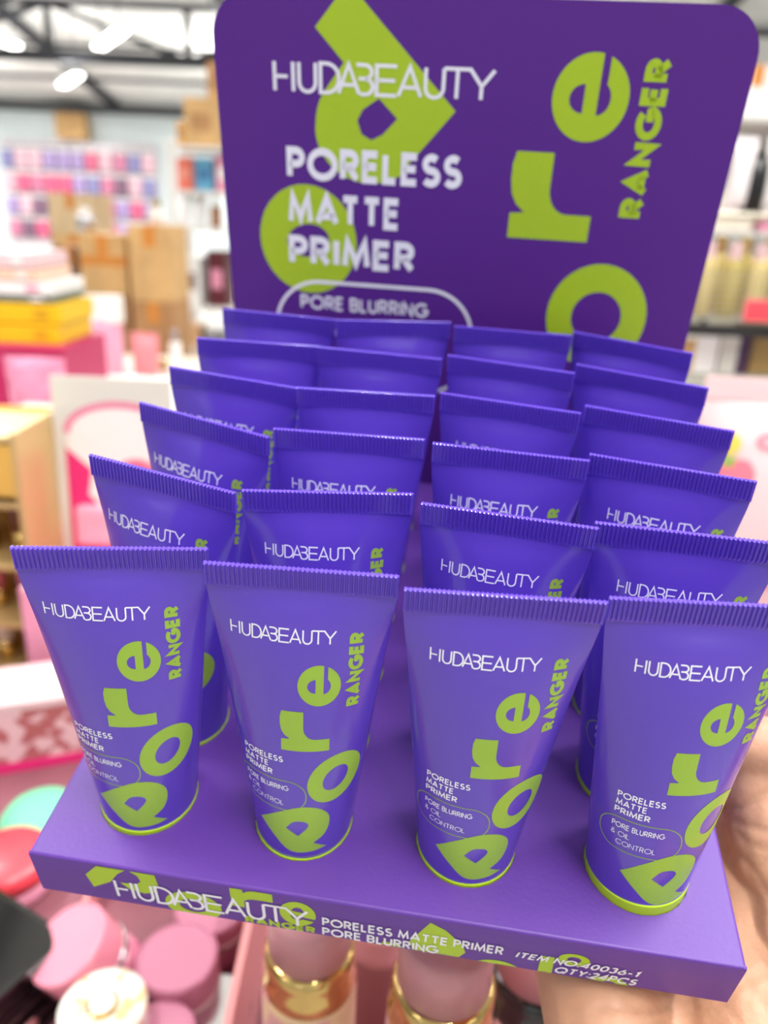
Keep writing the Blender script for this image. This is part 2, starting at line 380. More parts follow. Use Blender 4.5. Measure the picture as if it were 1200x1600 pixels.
def fold_panel(name, a, b, n):                # wall of the tray with a rounded fold to the top; a, b along the edge, n outward
    bm = bmesh.new(); a, b, n = Vector(a), Vector(b), Vector(n); rows = []
    N = 24
    prof = [(-ch, 0.0), (-ch * .45, -ch * .12), (-ch * .12, -ch * .45), (0, -ch), (0, -BH * .5), (0, -BH)]
    for o_, z in prof: rows.append([bm.verts.new(a + (b - a) * (k / N) + n * o_ + Vector((0, 0, z))) for k in range(N + 1)])
    for r0, r1 in zip(rows, rows[1:]):
        for k in range(N): bm.faces.new((r0[k], r0[k + 1], r1[k + 1], r1[k]))
    bmesh.ops.recalc_face_normals(bm, faces=bm.faces)
    ob = obj(name, bm, PURPLE_CARD, disp, smooth=True)
    return ob
frontp = fold_panel('front_panel', (0, 0, 0), (BW, 0, 0), (0, -1, 0))
fold_panel('side_panel', (0, BL, 0), (0, 0, 0), (-1, 0, 0))
sidep = fold_panel('side_panel', (BW, 0, 0), (BW, BL, 0), (1, 0, 0))
obj('bottom_panel', box(BW / 2, BL / 2, -BH + .0005, BW - .0004, BL - .0004, .001), PURPLE_CARD, disp)
obj('back_panel', box(BW / 2, BL - .0006, -BH / 2, BW - .0004, .001, BH - .001), PURPLE_CARD, disp)
# backboard
BHT = 0.2035
pts = [(0.0002, -.018), (BW - .0002, -.018), (BW - .0002, BHT - .016)] + arc(BW - .0162, BHT - .016, .016, .016, 0, 90, 10) + arc(.0162, BHT - .016, .016, .016, 90, 180, 10)
sl, cl = math.sin(LEAN), math.cos(LEAN)
def bpt(x, y, d): return Vector((x, BL + y * sl + d * cl, y * cl - d * sl))
backb = obj('backboard', prism(pts, 0.0002, .0022, bpt), PURPLE_BOARD, disp)
def bp(off): return lambda x, y: bpt(x / 1000, y / 1000, -off + .0002)
CL = (0.5, 199.5, -5, 203.0)
lime = []
bar_ = [(40.1, 192.4), (52.6, 206.6), (94.6, 166.7), (82.0, 152.2)]
lime += poly_tris(bar_[:1] + [(52.6, 206.6), (94.6, 166.7), (82.0, 152.2), (76.5, 146.0)] + arc(61.5, 158.5, 22, 19.5, -46, -180, 14) + arc(62, 160, 22.3, 21, 180, 141, 5) + [(51.0, 181.3)],
                  [(64.8, 169.8), (72.2, 163.1), (66.5, 157.2), (62.1, 155.1), (58.2, 157.0), (56.4, 161.9), (58.6, 165.8)])
lime += rot_quads(let_o(.56, .70), 10, 35.6, 114.8, 21.0, 22.6)
lime += rot_quads(let_e(), 90, 144.2, 173.2, 14.8, 14.0)
lime += rot_quads([[(p[0], p[1]) for p in q] for q in let_r()], 90, 151.5, 121.6, 32.5, 33.0)
lime += rot_quads(let_o(.5, .52), 8, 160.6, 91.0, 20.8, 22.5)
print_mesh('pore_lettering', lime, bp(.00010), LIME, backb, clip=CL)
print_mesh('ranger_lettering', rot_quads(text_quads('RANGER', 0, 0, 1, .28, width=55.0 / 9.4, wscale=.9, gap=.07), 90, 171.5, 132, 9.4, 9.4), bp(.00010), LIME, backb)
print_mesh('logo_print', logo_quads(23.4, 171, 85.3, 9.8, 7.2), bp(.00022), WHITE, backb)
tq = text_quads('PORELESS', 27.4, 138.9, 12.5, .23, 71.6) + text_quads('MATTE', 27.3, 121.2, 12.8, .23, 47.6) + text_quads('PRIMER', 27.0, 104, 12.9, .23, 54.8)
tq += text_quads('PORE BLURRING', 31.5, 85, 6.4, .19, 57.2) + text_quads('& OIL', 33, 72, 6.4, .12, 20) + text_quads('CONTROL', 40, 60, 6.4, .12, 44)
print_mesh('claim_lettering', tq, bp(.00022), WHITE, backb)
rr = [(x + 64.5, y + 73.5) for x, y in rounded_rect(88, 48, 20, 10)]
print_mesh('claim_outline', stroke(rr + rr[:1], .75), bp(.00022), WHITE, backb)
# front panel print
def fp(off): return lambda x, y: Vector((x / 1000, -off, y / 1000))
fl = poly_tris([(16.2, -6.6), (20.6, -.9), (29.2, -.9), (26.5, -3.6), (23.5, -8.5), (17.6, -12.9)]) + poly_tris([(30.4, -.9), (38.0, -.9), (38.4, -6), (37.0, -10.5), (33.5, -12), (29, -11), (26.6, -8), (31.5, -7.6), (33.2, -5.6), (32.6, -3.0)])
fl += rot_quads(let_o(.5, .52), 5, 48.0, -14.4, 8.6, 7.2) + rot_quads(let_r(), 0, 60, -10.5, 12.4, 9.7) + rot_quads(let_e(), -6, 79.4, -9.3, 5.3, 6.4)
fl += poly_tris([(111.5, -14.6), (117, -2.2), (121.4, -5.0), (126.3, -11), (127.7, -15.4), (126, -18.6), (113, -18.6), (112.6, -17.2)]) + poly_tris([(103.6, -18.6), (104.2, -16.6), (107.5, -16.8), (110.2, -18.6)])
fl += rot_quads(let_o(.5, .52), 0, 137, -24.2, 8.2, 7.4) + poly_tris([(148.3, -19), (148.2, -10.2), (151.8, -9.9), (152.2, -19)]) + rot_quads(let_o(.55, .5), 0, 157, -9.6, 4.2, 3.2) + rot_quads(let_e(), 180, 168, -20.6, 5.6, 5.0)
print_mesh('pore_lettering', fl, fp(.00010), LIME, frontp, clip=(1, 199, -18.8, -.95))
print_mesh('ranger_lettering', text_quads('RANGER', 63.4, -20.0 + 1.3, 3.6, .27, 21.0, wscale=1.0, gap=.1), fp(.00016), LIME, frontp, clip=(1, 199, -18.9, -.95))
print_mesh('logo_print', logo_quads(24.6, -15.6, 58.0, 8.6, 7.0), fp(.00024), WHITE, frontp)
tq = text_quads('PORELESS MATTE PRIMER', 86.5, -13.2, 4.6, .20, 51.4) + text_quads('PORE BLURRING', 86.4, -18.6, 4.5, .20, 33.6)
tq += text_quads('ITEM NO:40036-1', 141.2, -13.1, 3.3, .20, 33.2, slant=.22) + text_quads('QTY:24PCS', 152.4, -17.9, 3.6, .20, 22.4, slant=.22)
print_mesh('item_lettering', tq, fp(.00024), WHITE, frontp)
# lime print on the right side
def rp(x, y): return Vector((BW + .00010, x / 1000, y / 1000))
print_mesh('side_lettering', rot_quads(let_o(.5, .5), 0, 14, -7.2, 5.4, 6.8) + rot_quads(let_r(), 0, 20.2, -9.5, 9.0, 8.8) + rot_quads(let_e(), 0, 37, -8, 6, 6.8), rp, LIME, sidep, clip=(1, 210, -18.5, -.95))

# ------------------------------------------------------------------ the squeeze tubes
TR, TH, HCR = 0.0144, 0.0976, 0.0916         # radius, full height, foot of the crimp
PER = 2 * math.pi * TR
def ell_a(b):
    lo, hi = .5 * TR, PER / 4
    for _ in range(50):
        a = (lo + hi) / 2; h_ = ((a - b) / (a + b)) ** 2
        if math.pi * (a + b) * (1 + 3 * h_ / (10 + math.sqrt(4 - 3 * h_))) < PER: lo = a
        else: hi = a
    return a
NV, NT = 48, 84
SEC = []
for i in range(NV + 1):
    v = i / NV
    b = max(TR * (1 - .72 * v ** 1.12 - .28 * v ** 9), .00045); a = ell_a(b)
    SEC.append((a, b))
def section(v):
    f = max(0, min(NV - 1e-6, v / HCR * NV)); i = int(f); f -= i
    (a0, b0), (a1, b1) = SEC[i], SEC[i + 1]
    return a0 + (a1 - a0) * f, b0 + (b1 - b0) * f
def surf(th, v):                              # point at angle th from the front middle, height v: round at the foot, lens-shaped at the crimp
    a, b = section(v); c = math.cos(th); p = 1 + 1.0 * max(0.0, min(1.0, v / HCR)) ** 2.5
    return Vector((a * math.sin(th), -b * math.copysign(abs(c) ** p, c), v))
ARC = []
for i in range(NV + 1):                       # arc length from the front middle to the right seam
    v = HCR * i / NV; tab = [0.0]; q0 = surf(0, v)
    for k in range(1, 91):
        q1 = surf(math.radians(k), v); tab.append(tab[-1] + (q1 - q0).length); q0 = q1
    ARC.append(tab)
def tube_pt(s, t, off=0.0):                   # s: arc length on the front (mm), t: height (mm)
    t += .9 * t / 78
    s, t = s / 1000, t / 1000
    f = max(0, min(NV - 1e-6, t / HCR * NV)); i = int(f); fr = f - i
    def th_of(tab, d):
        d = abs(d)
        for k in range(1, 91):
            if tab[k] >= d: return math.radians(k - 1 + (d - tab[k - 1]) / max(1e-9, tab[k] - tab[k - 1]))
        return math.pi / 2
    th = th_of(ARC[i], s) * (1 - fr) + th_of(ARC[i + 1], s) * fr; th = math.copysign(th, s)
    q = surf(th, t); n = (surf(th + .01, t) - surf(th - .01, t)).cross(surf(th, t + .0005) - surf(th, t - .0005)).normalized()
    return q + n * off
# shared meshes
bm = bmesh.new(); rings = []
for i in range(NV + 1):
    a, b = SEC[i]; z = HCR * i / NV
    rings.append([bm.verts.new(surf(2 * math.pi * k / NT, z)) for k in range(NT)])
for r0, r1 in zip(rings, rings[1:]):
    for k in range(NT): bm.faces.new((r0[k], r0[(k + 1) % NT], r1[(k + 1) % NT], r1[k]))
bm.faces.new(rings[0][::-1])
tube0 = thing('squeeze_tube', 'x', 'tube', group='purple squeeze tubes in the display box')
body0 = obj('tube_body', bm, PURPLE_TUBE, tube0, smooth=True)
# ridged crimp: a thin plate with vertical ribs on both faces
bm = bmesh.new(); NR = 42; hwc = ell_a(.00045) + .0001
cols = []
z0, z1 = HCR - .0002, TH
for k in range(NR * 4 + 1):
    x = -hwc + 2 * hwc * k / (NR * 4); y = .00062 if k % 4 in (1, 2) else .00018
    if k in (0, NR * 4): y = .00022
    ze = .0006
    cols.append([bm.verts.new((x, -.00062, z0 - .0003)), bm.verts.new((x, -y - .0002, z0 + ze)), bm.verts.new((x, -y - .0002, z1 - .0002)), bm.verts.new((x, -.0002, z1)), bm.verts.new((x, .0002, z1)), bm.verts.new((x, y + .0002, z1 - .0002)), bm.verts.new((x, y + .0002, z0 + ze)), bm.verts.new((x, .00062, z0 - .0003))])
for c0, c1 in zip(cols, cols[1:]):
    for q in range(7): bm.faces.new((c0[q], c1[q], c1[q + 1], c0[q + 1]))
bm.faces.new(cols[0]); bm.faces.new(cols[-1][::-1])
bmesh.ops.recalc_face_normals(bm, faces=bm.faces)
crimp0 = obj('crimp', bm, PURPLE_CRIMP, tube0)
def cap_mesh(c):
    return lathe([(.0132, -.0145), (.0144, -.0138), (.01465, -.0128), (.01465, c - .0004), (.0146, c), (.0135, c + .00005)], 48)
CAPS = {}
for c in (.0030, .0018, .0012, .0006):
    me = bpy.data.meshes.new('cap'); b = cap_mesh(c); b.to_mesh(me); b.free(); me.materials.append(LIME_CAP)
    for p_ in me.polygons: p_.use_smooth = len(p_.vertices) == 4
    CAPS[c] = me
cap0 = bpy.data.objects.new('cap', CAPS[.0030]); C.objects.link(cap0); cap0.parent = tube0
OFF = .00007
def tp(off): return lambda x, y: tube_pt(x, y, off)
Pp = poly_tris(smooth_loop([(-10.6, 13.3), (-5, 18.6), (.9, 22.1), (6.0, 21.9), (9.4, 18.8), (10.0, 14.5), (8.6, 10.2), (5.5, 7.4), (9.4, 4.6), (4.6, 3.7), (-1.2, 3.9), (-6.0, 8.4)], (0, 7, 8)),
               smooth_loop([(-2.3, 13.4), (-.2, 16.2), (2.8, 16.5), (4.0, 14.6), (1.2, 10.6)], (0, 4)))
po = Pp + rot_quads(let_o(.50, .56), 62, 11.3, 32.4, 9.4, 7.2) + rot_quads(let_r(), 90, 9.2, 43.3, 13.4, 12.9) + rot_quads(let_e(), 90, 6.2, 65.0, 6.3, 5.4)
ct = text_quads('PORELESS', -14.9, 38.6, 2.1, .19, 12.0) + text_quads('MATTE', -15.0, 35.9, 2.1, .19, 7.9) + text_quads('PRIMER', -15.0, 33.2, 2.1, .19, 9.1)
ct += text_quads('PORE BLURRING', -15.0, 28.2, 1.9, .15, 13.5) + text_quads('& OIL', -14.9, 25.3, 1.8, .10, 5.0) + text_quads('CONTROL', -13.2, 22.4, 1.8, .10, 10.3)
rr = [(x - 7.5, y + 26.2) for x, y in rounded_rect(21.6, 11.2, 5.2, 8)]
PRINTS = {}
def shifted(q, d): return [[(p[0] + d, p[1]) for p in f] for f in q]
for jj, d in enumerate((-1.8, -1.1, .3, 1.6)):     # the tubes are turned a little differently in their crimps
    tt = body0 if jj == 0 else None
    PRINTS[jj] = [print_mesh('pore_lettering', shifted(po, d), tp(OFF), LIME_T, tt, 1.3),
        print_mesh('ranger_lettering', shifted(rot_quads(text_quads('RANGER', 0, 0, 1, .28, width=22.8 / 3.7, wscale=.9, gap=.07), 90, 16.9, 57.5, 3.7, 3.7), d), tp(OFF), LIME_T, tt, 1.3),
        print_mesh('logo_print', shifted(logo_quads(-16.2, 77.3, 26.2, 3.5, 6.2), d), tp(OFF * 1.2), WHITE, tt, 1.3),
        print_mesh('claim_lettering', shifted(ct, d), tp(OFF * 1.2), WHITE, tt, 1.3),
        print_mesh('claim_outline', shifted(stroke(rr + rr[:1], .13), d), tp(OFF * 1.1), LIME_T, tt, 1.3)]
ROWN = ['front row', 'second row from front', 'third row from front', 'fourth row from front', 'fifth row from front', 'back row']
COLN = ['leftmost', 'second from left', 'third from left', 'rightmost']
CAPC = [[.0018, .0006, .0012, .0030]] + [[random.choice((.0006, .0012, .0018)) for _ in range(4)] for _ in range(5)]
protos = [body0] + [c for c in tube0.children if c is not body0] + list(body0.children)
PRINT_ME = {k: [(o.name.split('.')[0], o.data) for o in v] for k, v in PRINTS.items()}
for k in (1, 2, 3):
    for o in PRINTS[k]: bpy.data.objects.remove(o)
for i, row in enumerate(TUBES):
    for j, (x, y, lx, ly, yaw) in enumerate(row):
        z = Vector((lx, ly, 1)).normalized(); xa = Vector((math.cos(yaw), math.sin(yaw), 0)); xa = (xa - z * xa.dot(z)).normalized()
        M = Matrix((xa, z.cross(xa), z)).transposed().to_4x4(); M.translation = (x, y, 0)
        if i == j == 0: t, kids = tube0, protos
        else:
            t = tube0.copy(); C.objects.link(t); kids = []
            for k in protos:
                c = k.copy(); C.objects.link(c); c.parent = kids[0] if k.parent is body0 else t; kids.append(c)
        t.matrix_world = MB @ M
        for k in kids:
            if k.name.startswith('cap'): k.data = CAPS[CAPC[i][j]]
            for a_, b_ in zip(PRINTS[0], PRINT_ME[j]):
                if k.name.split('.')[0] == b_[0]: k.data = b_[1]
        t['label'] = 'purple squeeze tube with lime lettering, %s in the %s' % (COLN[j], ROWN[i])

# ------------------------------------------------------------------ the hand below the box
SKIN = mat('skin', srgb(204, 154, 124), 0.5, bump=0.25, bscale=420, var=0.10, vscale=45, sss=0.25)
def hand():
    bm = bmesh.new()
    def limb(pts, step=.0035):
        for (a, ra), (b, rb) in zip(pts, pts[1:]):
            a, b = Vector(a) / 1000, Vector(b) / 1000; n = max(2, int((b - a).length / step))
            for k in range(n + 1):
                f = k / n; r = (ra + (rb - ra) * f) / 1000
                bmesh.ops.create_icosphere(bm, subdivisions=2, radius=r, matrix=Matrix.Translation(a.lerp(b, f)))
    W_ = (222, -62, -66)
    knuck = {'index': ((216, 62, -33), 11), 'middle': ((196, 66, -34), 11), 'ring': ((177, 60, -34.5), 10.5), 'pinky': ((160, 48, -35), 9.5)}
    # forearm and wrist
    limb([((262, -230, -190), 33), ((240, -120, -106), 27), ((222, -62, -66), 22)])
    limb([((232, -66, -68), 19), ((214, -58, -66), 19)])
    # palm: fans from the wrist to each knuckle
    for (k, r) in knuck.values():
        k = Vector(k); w = Vector(W_) + Vector(((k.x - 190) * .35, 4, 0)); mid = w.lerp(k, .5) + Vector((0, 0, -2))
        limb([(w, 18), (mid, 16.5), (k, r + 3)])
    limb([((192, -36, -54), 19), ((171, -4, -41), 18), ((163, 26, -38), 16), ((160, 44, -36), 12)])       # little finger side
    limb([((228, -44, -57), 21), ((232, -8, -42), 23), ((233, 24, -30), 21), ((234, 42, -20), 16), ((228, 62, -8), 14)]); limb([((226, 44, -20), 15), ((221, 60, -10), 13), ((219, 68, -2), 11)]); limb([((212, -20, -52), 22), ((214, 10, -42), 20), ((218, 40, -36), 15)])         # ball of the thumb
    # fingers, closed against the underside of the box
    for nm, L, rr_ in (('index', (38, 24, 20), 9), ('middle', (42, 27, 21), 9.2), ('ring', (39, 25, 20), 8.8), ('pinky', (30, 19, 18), 7.8)):
        k, r = knuck[nm]; p0 = Vector(k); d = Vector((-.30, .95, .02)).normalized(); pts = [(p0, r)]
        zz = -19.4 - rr_
        for q, l in enumerate(L):
            p0 = p0 + d * l; p0.z = zz + (.6 if q == 1 else 0); pts.append((p0.copy(), rr_ - q * .7)); d = (d + Vector((-.10, 0, 0))).normalized()
        limb(pts)
    # thumb along the right side, its tip against the box
    limb([((238, 22, -28), 17), ((247, 44, -12), 13.5), ((240, 62, 1), 11.5), ((227, 69, 6), 11), ((215, 70, 6), 10.2), ((211.5, 70, 6), 9)])
    return bm
hb = hand()
ho = obj('hand', hb, SKIN, None, smooth=True)
md = ho.modifiers.new('r', 'REMESH'); md.mode = 'VOXEL'; md.voxel_size = .0013
md = ho.modifiers.new('s', 'SMOOTH'); md.factor = .5; md.iterations = 8
dg = bpy.context.evaluated_depsgraph_get(); me = bpy.data.meshes.new_from_object(ho.evaluated_get(dg))
for p_ in me.polygons: p_.use_smooth = True
ho.modifiers.clear(); ho.data = me; ho.matrix_world = MB
# skin creases of the palm and thumb, pressed into the surface
CREASE = [([(1122, 1262), (1150, 1262), (1180, 1252), (1210, 1236)], 1.3, 7), ([(1130, 1275), (1165, 1290), (1205, 1300)], .7, 6), ([(1140, 1330), (1165, 1345), (1185, 1370), (1205, 1410)], .5, 5),
 ([(1150, 1370), (1170, 1400), (1180, 1450), (1205, 1490)], .5, 5), ([(940, 1572), (1010, 1578), (1080, 1566), (1140, 1545), (1210, 1512)], .7, 6), ([(1010, 1600), (1080, 1588), (1150, 1572), (1210, 1545)], .5, 5),
 ([(1150, 1300), (1170, 1320), (1205, 1328)], .4, 5), ([(1165, 1540), (1185, 1560), (1205, 1590)], .4, 5), ([(1120, 1560), (1150, 1590), (1165, 1620)], .4, 5)]
MI = MC.inverted() @ MB
me.calc_loop_triangles()
nrm = [v.normal.copy() for v in me.vertices]
for v, n in zip(me.vertices, nrm):
    q = MI @ v.co
    if q.z > -.05: continue
    px, py = 600 + F * q.x / -q.z, 800 - F * q.y / -q.z
    if not (900 < px < 1240 and 1200 < py < 1640): continue
    if (MI.to_3x3() @ n).dot(-q) < 0: continue
    d_ = 0.0
    for pl, amp, wd_ in CREASE:
        for (xa, ya), (xb, yb) in zip(pl, pl[1:]):
            ex, ey = xb - xa, yb - ya; t_ = max(0, min(1, ((px - xa) * ex + (py - ya) * ey) / (ex * ex + ey * ey)))
            dd = math.hypot(px - xa - ex * t_, py - ya - ey * t_) / wd_
            if dd < 3: d_ = max(d_, amp * math.exp(-dd * dd))
    if d_: v.co -= n * d_ * .001
tag(ho, 'bare right hand, palm up, holding the purple display box from below', 'hand')

# ================================================================== THE SHOP AROUND IT
def carton(p, w, d, h, label, m=KRAFT, rz=0.0, tape=None, group='cardboard cartons', name='carton'):
    """p: middle of the base"""
    t = thing(name, label, 'carton', p, rz, group)
    obj('carton_body', box(0, 0, h / 2, w, d, h, .004), m, t)
    tm = tape or TAPE
    obj('tape', box(0, 0, h + .0007, .06 if w > .15 else w * .3, d * .995, .001), tm, t)
    obj('tape', box(0, -d / 2 - .0007, h - .05, .06 if w > .15 else w * .3, .001, .098), tm, t)
    return t
def shelf_unit(label, x0, x1, y0, y1, zs, m, name='shelf_unit', post=.04, back=None):
    t = thing(name, label, 'shelf', ((x0 + x1) / 2, (y0 + y1) / 2, 0))
    w, d = x1 - x0, y1 - y0
    for z in zs: obj('shelf_board', box(0, 0, z - .0125, w, d, .025, .003), m, t)
    for sx in (-1, 1):
        for sy in (-1, 1): obj('post', box(sx * (w / 2 + post / 2), sy * (d / 2 - post / 2), (zs[-1] + .04) / 2, post, post, zs[-1] + .04), m, t)
    if back: obj('back_panel', box(0, d / 2 + .008, (zs[-1] + .3) / 2, w, .012, zs[-1] + .3), back, t)
    return t
def jar(p, r, h, label, body, lid, ring=None, lidh=.4, rot=None, group='cosmetic jars on the counter', name='cosmetic_jar'):
    t = thing(name, label, 'jar', p, 0, group, rot)
    hb = h * (1 - lidh)
    obj('jar_body', lathe([(r * .9, 0), (r * .98, .003), (r * .98, hb)], 40), body, t, True)
    obj('lid', lathe([(r, hb + .0045), (r, h - .004), (r * .985, h - .0012), (r * .93, h), (r * .9, h - .0008)], 40), lid, t, False)
    if ring: obj('metal_ring', lathe([(r * 1.0, hb), (r * 1.025, hb + .001), (r * 1.025, hb + .004), (r * 1.0, hb + .005)], 40), ring, t, True)
    return t
def bottle(p, r, h, label, body, cap, collar=None, capf=.25, rc=.8, group=None, name='bottle', seg=24):
    t = thing(name, label, 'bottle', p, 0, group)
    hb = h * (1 - capf)
    obj('bottle_body', lathe([(r * .92, 0), (r, .004), (r, hb - r * .3), (r * .9, hb - r * .08), (r * rc * .95, hb)], seg), body, t, True)
    obj('cap', lathe([(r * rc, hb + .001), (r * rc, h - .003), (r * rc * .92, h)], seg), cap, t, False)
    if collar: obj('collar', lathe([(r * .98, hb - .022), (r * 1.02, hb - .019), (r * 1.02, hb - .006), (r * .95, hb - .001), (r * .86, hb + .0005)], seg), collar, t, True)
    return t
def pouch(p, w, h, th, label, m, name='pouch', cat='pouch', rz=0.0, tilt=0.0, group=None, top=None, sealh=.07):
    """a filled bag standing on p, bulging in the middle, with flat seal strips at top and bottom"""
    t = thing(name, label, cat, p, rz, group, (tilt, 0, rz))
    bm = bmesh.new(); N, Mv = 12, 14
    for s in (-1, 1):
        g = [[bm.verts.new(((i / N - .5) * w * (1 - .04 * math.sin(math.pi * j / Mv)), s * (th / 2 * (math.sin(math.pi * i / N) ** .6) * (math.sin(math.pi * j / Mv) ** .5) + .0006), h * .03 + h * .9 * j / Mv)) for j in range(Mv + 1)] for i in range(N + 1)]
        for i in range(N):
            for j in range(Mv): bm.faces.new((g[i][j], g[i + 1][j], g[i + 1][j + 1], g[i][j + 1]) if s < 0 else (g[i][j], g[i][j + 1], g[i + 1][j + 1], g[i + 1][j]))
    obj('bag_body', bm, m, t, True)
    obj('seal', box(0, 0, h * (1 - sealh / 2), w, .004 if sealh < .1 else th * .8, h * sealh, .001), top or m, t)
    obj('seal', box(0, 0, h * .015, w, .002, h * .03), m, t)
    return t, (lambda x, z: -(th / 2 * (max(0, math.sin(math.pi * (x / w + .5))) ** .6) * (max(0, math.sin(math.pi * (z - h * .03) / (h * .9))) ** .5)) - .0014)
CREAM = col('cream_board', 232, 222, 206, 0.5, var=0.04)
PALEPINK = col('pale_pink_card', 228, 196, 200, 0.5, var=0.04, vscale=20)
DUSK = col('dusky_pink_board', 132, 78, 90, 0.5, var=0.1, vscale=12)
CTZ = 0.96                                    # counter top
t = thing('sales_counter', 'low pink sales counter crowded with cosmetics under the held display box', 'counter', (0, .72, 0))
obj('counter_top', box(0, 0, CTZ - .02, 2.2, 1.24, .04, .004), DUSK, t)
obj('counter_body', box(0, .02, (CTZ - .04) / 2, 2.1, 1.1, CTZ - .04), PALEPINK, t)
# ---- rose bottles just below the box
ROSEP = col('rose_gold_pattern', 214, 154, 154, 0.28, col2=srgb(224, 190, 150), vscale=40)
def tall_bottle(px, py, dep, r, label, body, ringm=GOLD):
    q = EYE + ray(px, py) * dep; zr = q.z
    t = thing('tall_bottle', label, 'bottle', (q.x, q.y, CTZ), 0, 'tall rose bottles on the counter')
    H = zr - CTZ
    obj('bottle_body', lathe([(r * .9, 0), (r, .006), (r, H - .014), (r * .985, H - .012)], 48), body, t, True)
    obj('gold_collar', lathe([(r * .985, H - .012), (r * 1.0, H - .010), (r * .99, H - .004), (r * .95, H), (r * .955, H + .003), (r * .93, H + .009), (r * .86, H + .0105)], 48), ringm, t, True)
    obj('cap', lathe([(r * .86, H + .0105), (r * .85, H + .034), (r * .80, H + .037), (r * .3, H + .0375)], 48), ROSE, t, True)
    return t
tall_bottle(484, 1498, .38, .0235, 'rose bottle with gold collar and gold flecks, left of the two gold collars', ROSEP)
tall_bottle(691, 1552, .335, .0238, 'plain rose bottle with the largest gold collar, under the middle of the box front', ROSE)
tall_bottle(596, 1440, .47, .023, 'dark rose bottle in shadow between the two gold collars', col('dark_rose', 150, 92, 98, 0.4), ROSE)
tall_bottle(838, 1530, .40, .026, 'pale pink bottle beside the palm, right of the gold collars', col('pale_rose', 222, 168, 172, 0.35), BLACKG)
# ---- tray with jars, lower left
tr = thing('product_tray', 'shallow pink tray holding the jars at the lower left', 'tray', (-.150, .355, CTZ))
TRM = col('tray_pink', 214, 140, 142, 0.4, var=0.05)
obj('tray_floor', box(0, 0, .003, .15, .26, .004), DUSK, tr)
obj('tray_wall', box(.073, 0, .055, .005, .26, .10, .001), TRM, tr)
obj('tray_wall', box(-.073, 0, .015, .004, .26, .02, .001), TRM, tr)
for s_ in (-1, 1): obj('tray_wall', box(0, s_ * .1285, .015, .142, .004, .02, .001), TRM, tr)
TZ = CTZ + .0055
MAUVE = col('mauve_lid', 186, 118, 144, 0.42)
PINKJ = col('pink_jar', 208, 120, 148, 0.25, coat=.3)
def jar_at(px, py, r, h, z0=TZ, **k):
    q = atz(px, py, z0 + h); return jar((q.x, q.y, z0), r, h, **k)
jar_at(277, 1492, .0275, .062, label='pink jar with flat mauve lid and silver ring, beside the tray wall', body=PINKJ, lid=MAUVE, ring=SILVER, lidh=.45)
MARB = col('marble_lid', 240, 236, 228, 0.22, col2=srgb(222, 190, 140), vscale=50, coat=.5)
q = jar_at(160, 1570, .0270, .070, label='pink jar with white marbled lid and gold flecks', body=PINKJ, lid=MARB, ring=SILVER, lidh=.35)
obj('lid_emblem', lathe([(.0095, .0698), (.0095, .0712), (.008, .0718)], 24), GOLD, q)
obj('lid_rosette', lathe([(.0075, .0716), (.0075, .0728), (.005, .0732)], 24), WHITE_P, q)
GLP = col('gloss_pink', 240, 150, 172, 0.10, coat=1.0)
q = atz(172, 1468, TZ + .052)
jar((q.x, q.y, TZ + .012), .0285, .060, 'glossy pink jar tipped towards the left, behind the marbled lid', PINKJ, GLP, SILVER, .5, (math.radians(14), math.radians(-24), 0))
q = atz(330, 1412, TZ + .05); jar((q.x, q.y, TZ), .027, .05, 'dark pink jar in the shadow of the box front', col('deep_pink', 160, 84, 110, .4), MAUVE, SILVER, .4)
q = atz(225, 1600, TZ + .05); jar((q.x + .012, q.y - .01, TZ), .024, .055, 'pink jar cut by the bottom edge of the photo', PINKJ, MAUVE, SILVER, .4)
q = atz(345, 1560, TZ + .04); jar((q.x, q.y, TZ), .021, .038, 'small crimson jar between mauve lid and tray wall', col('crimson', 170, 40, 80, .35), SILVER, None, .4)
# black compacts
q = atz(38, 1480, TZ + .066)
for k, lab in ((0, 'lower black compact case under the glossy black one'), (1, 'glossy black compact case with a bright edge, lower left corner')):
    t = thing('compact_case', lab, 'compact', (q.x - .042, q.y + .004, CTZ + .001 + k * .033), math.radians(-28), 'black compacts')
    obj('case_base', box(0, 0, .008, .105, .085, .016, .004), BLACKG, t); obj('case_lid', box(0, 0, .0245, .105, .085, .015, .005), BLACKG, t)
    obj('clasp', box(0, -.0435, .016, .012, .003, .006, .001), SILVER, t)
# ---- left side, standing on the counter
def cpos(px, Y): return at(px, 800, Y).x
MINT = col('mint_sponge', 112, 206, 162, 0.6)
RED = col('coral_red', 236, 70, 84, 0.35, coat=.3)
q = atz(62, 1272, CTZ + .03); 
t = thing('powder_puff', 'mint green round powder puff beside the left edge of the box', 'puff', (q.x - .004, q.y + .01, CTZ)); obj('puff_body', lathe([(.028, 0), (.036, .006), (.037, .016), (.030, .026), (.015, .030), (.002, .031)], 32), MINT, t, True); obj('ribbon', lathe([(.0375, .009), (.0385, .010), (.0385, .014), (.0375, .015)], 32), HOTPINK, t, True)
q = atz(25, 1342, CTZ + .03)
t = thing('round_tin', 'coral red round tin in front of the mint puff', 'tin', (q.x - .006, q.y, CTZ)); obj('tin_body', lathe([(.030, 0), (.033, .004), (.033, .020)], 32), PINK, t, True); obj('tin_lid', lathe([(.0345, .0205), (.0345, .030), (.030, .036), (.012, .039), (.001, .0395)], 32), RED, t, True)
FLOR = col('floral_card', 224, 184, 190, 0.45, col2=srgb(176, 96, 100), vscale=55)
q = atz(55, 1255, CTZ)
t = thing('palette_box', 'pale pink box with dark red floral print left of the front row', 'box', (q.x - .025, q.y + .085, CTZ), .35)
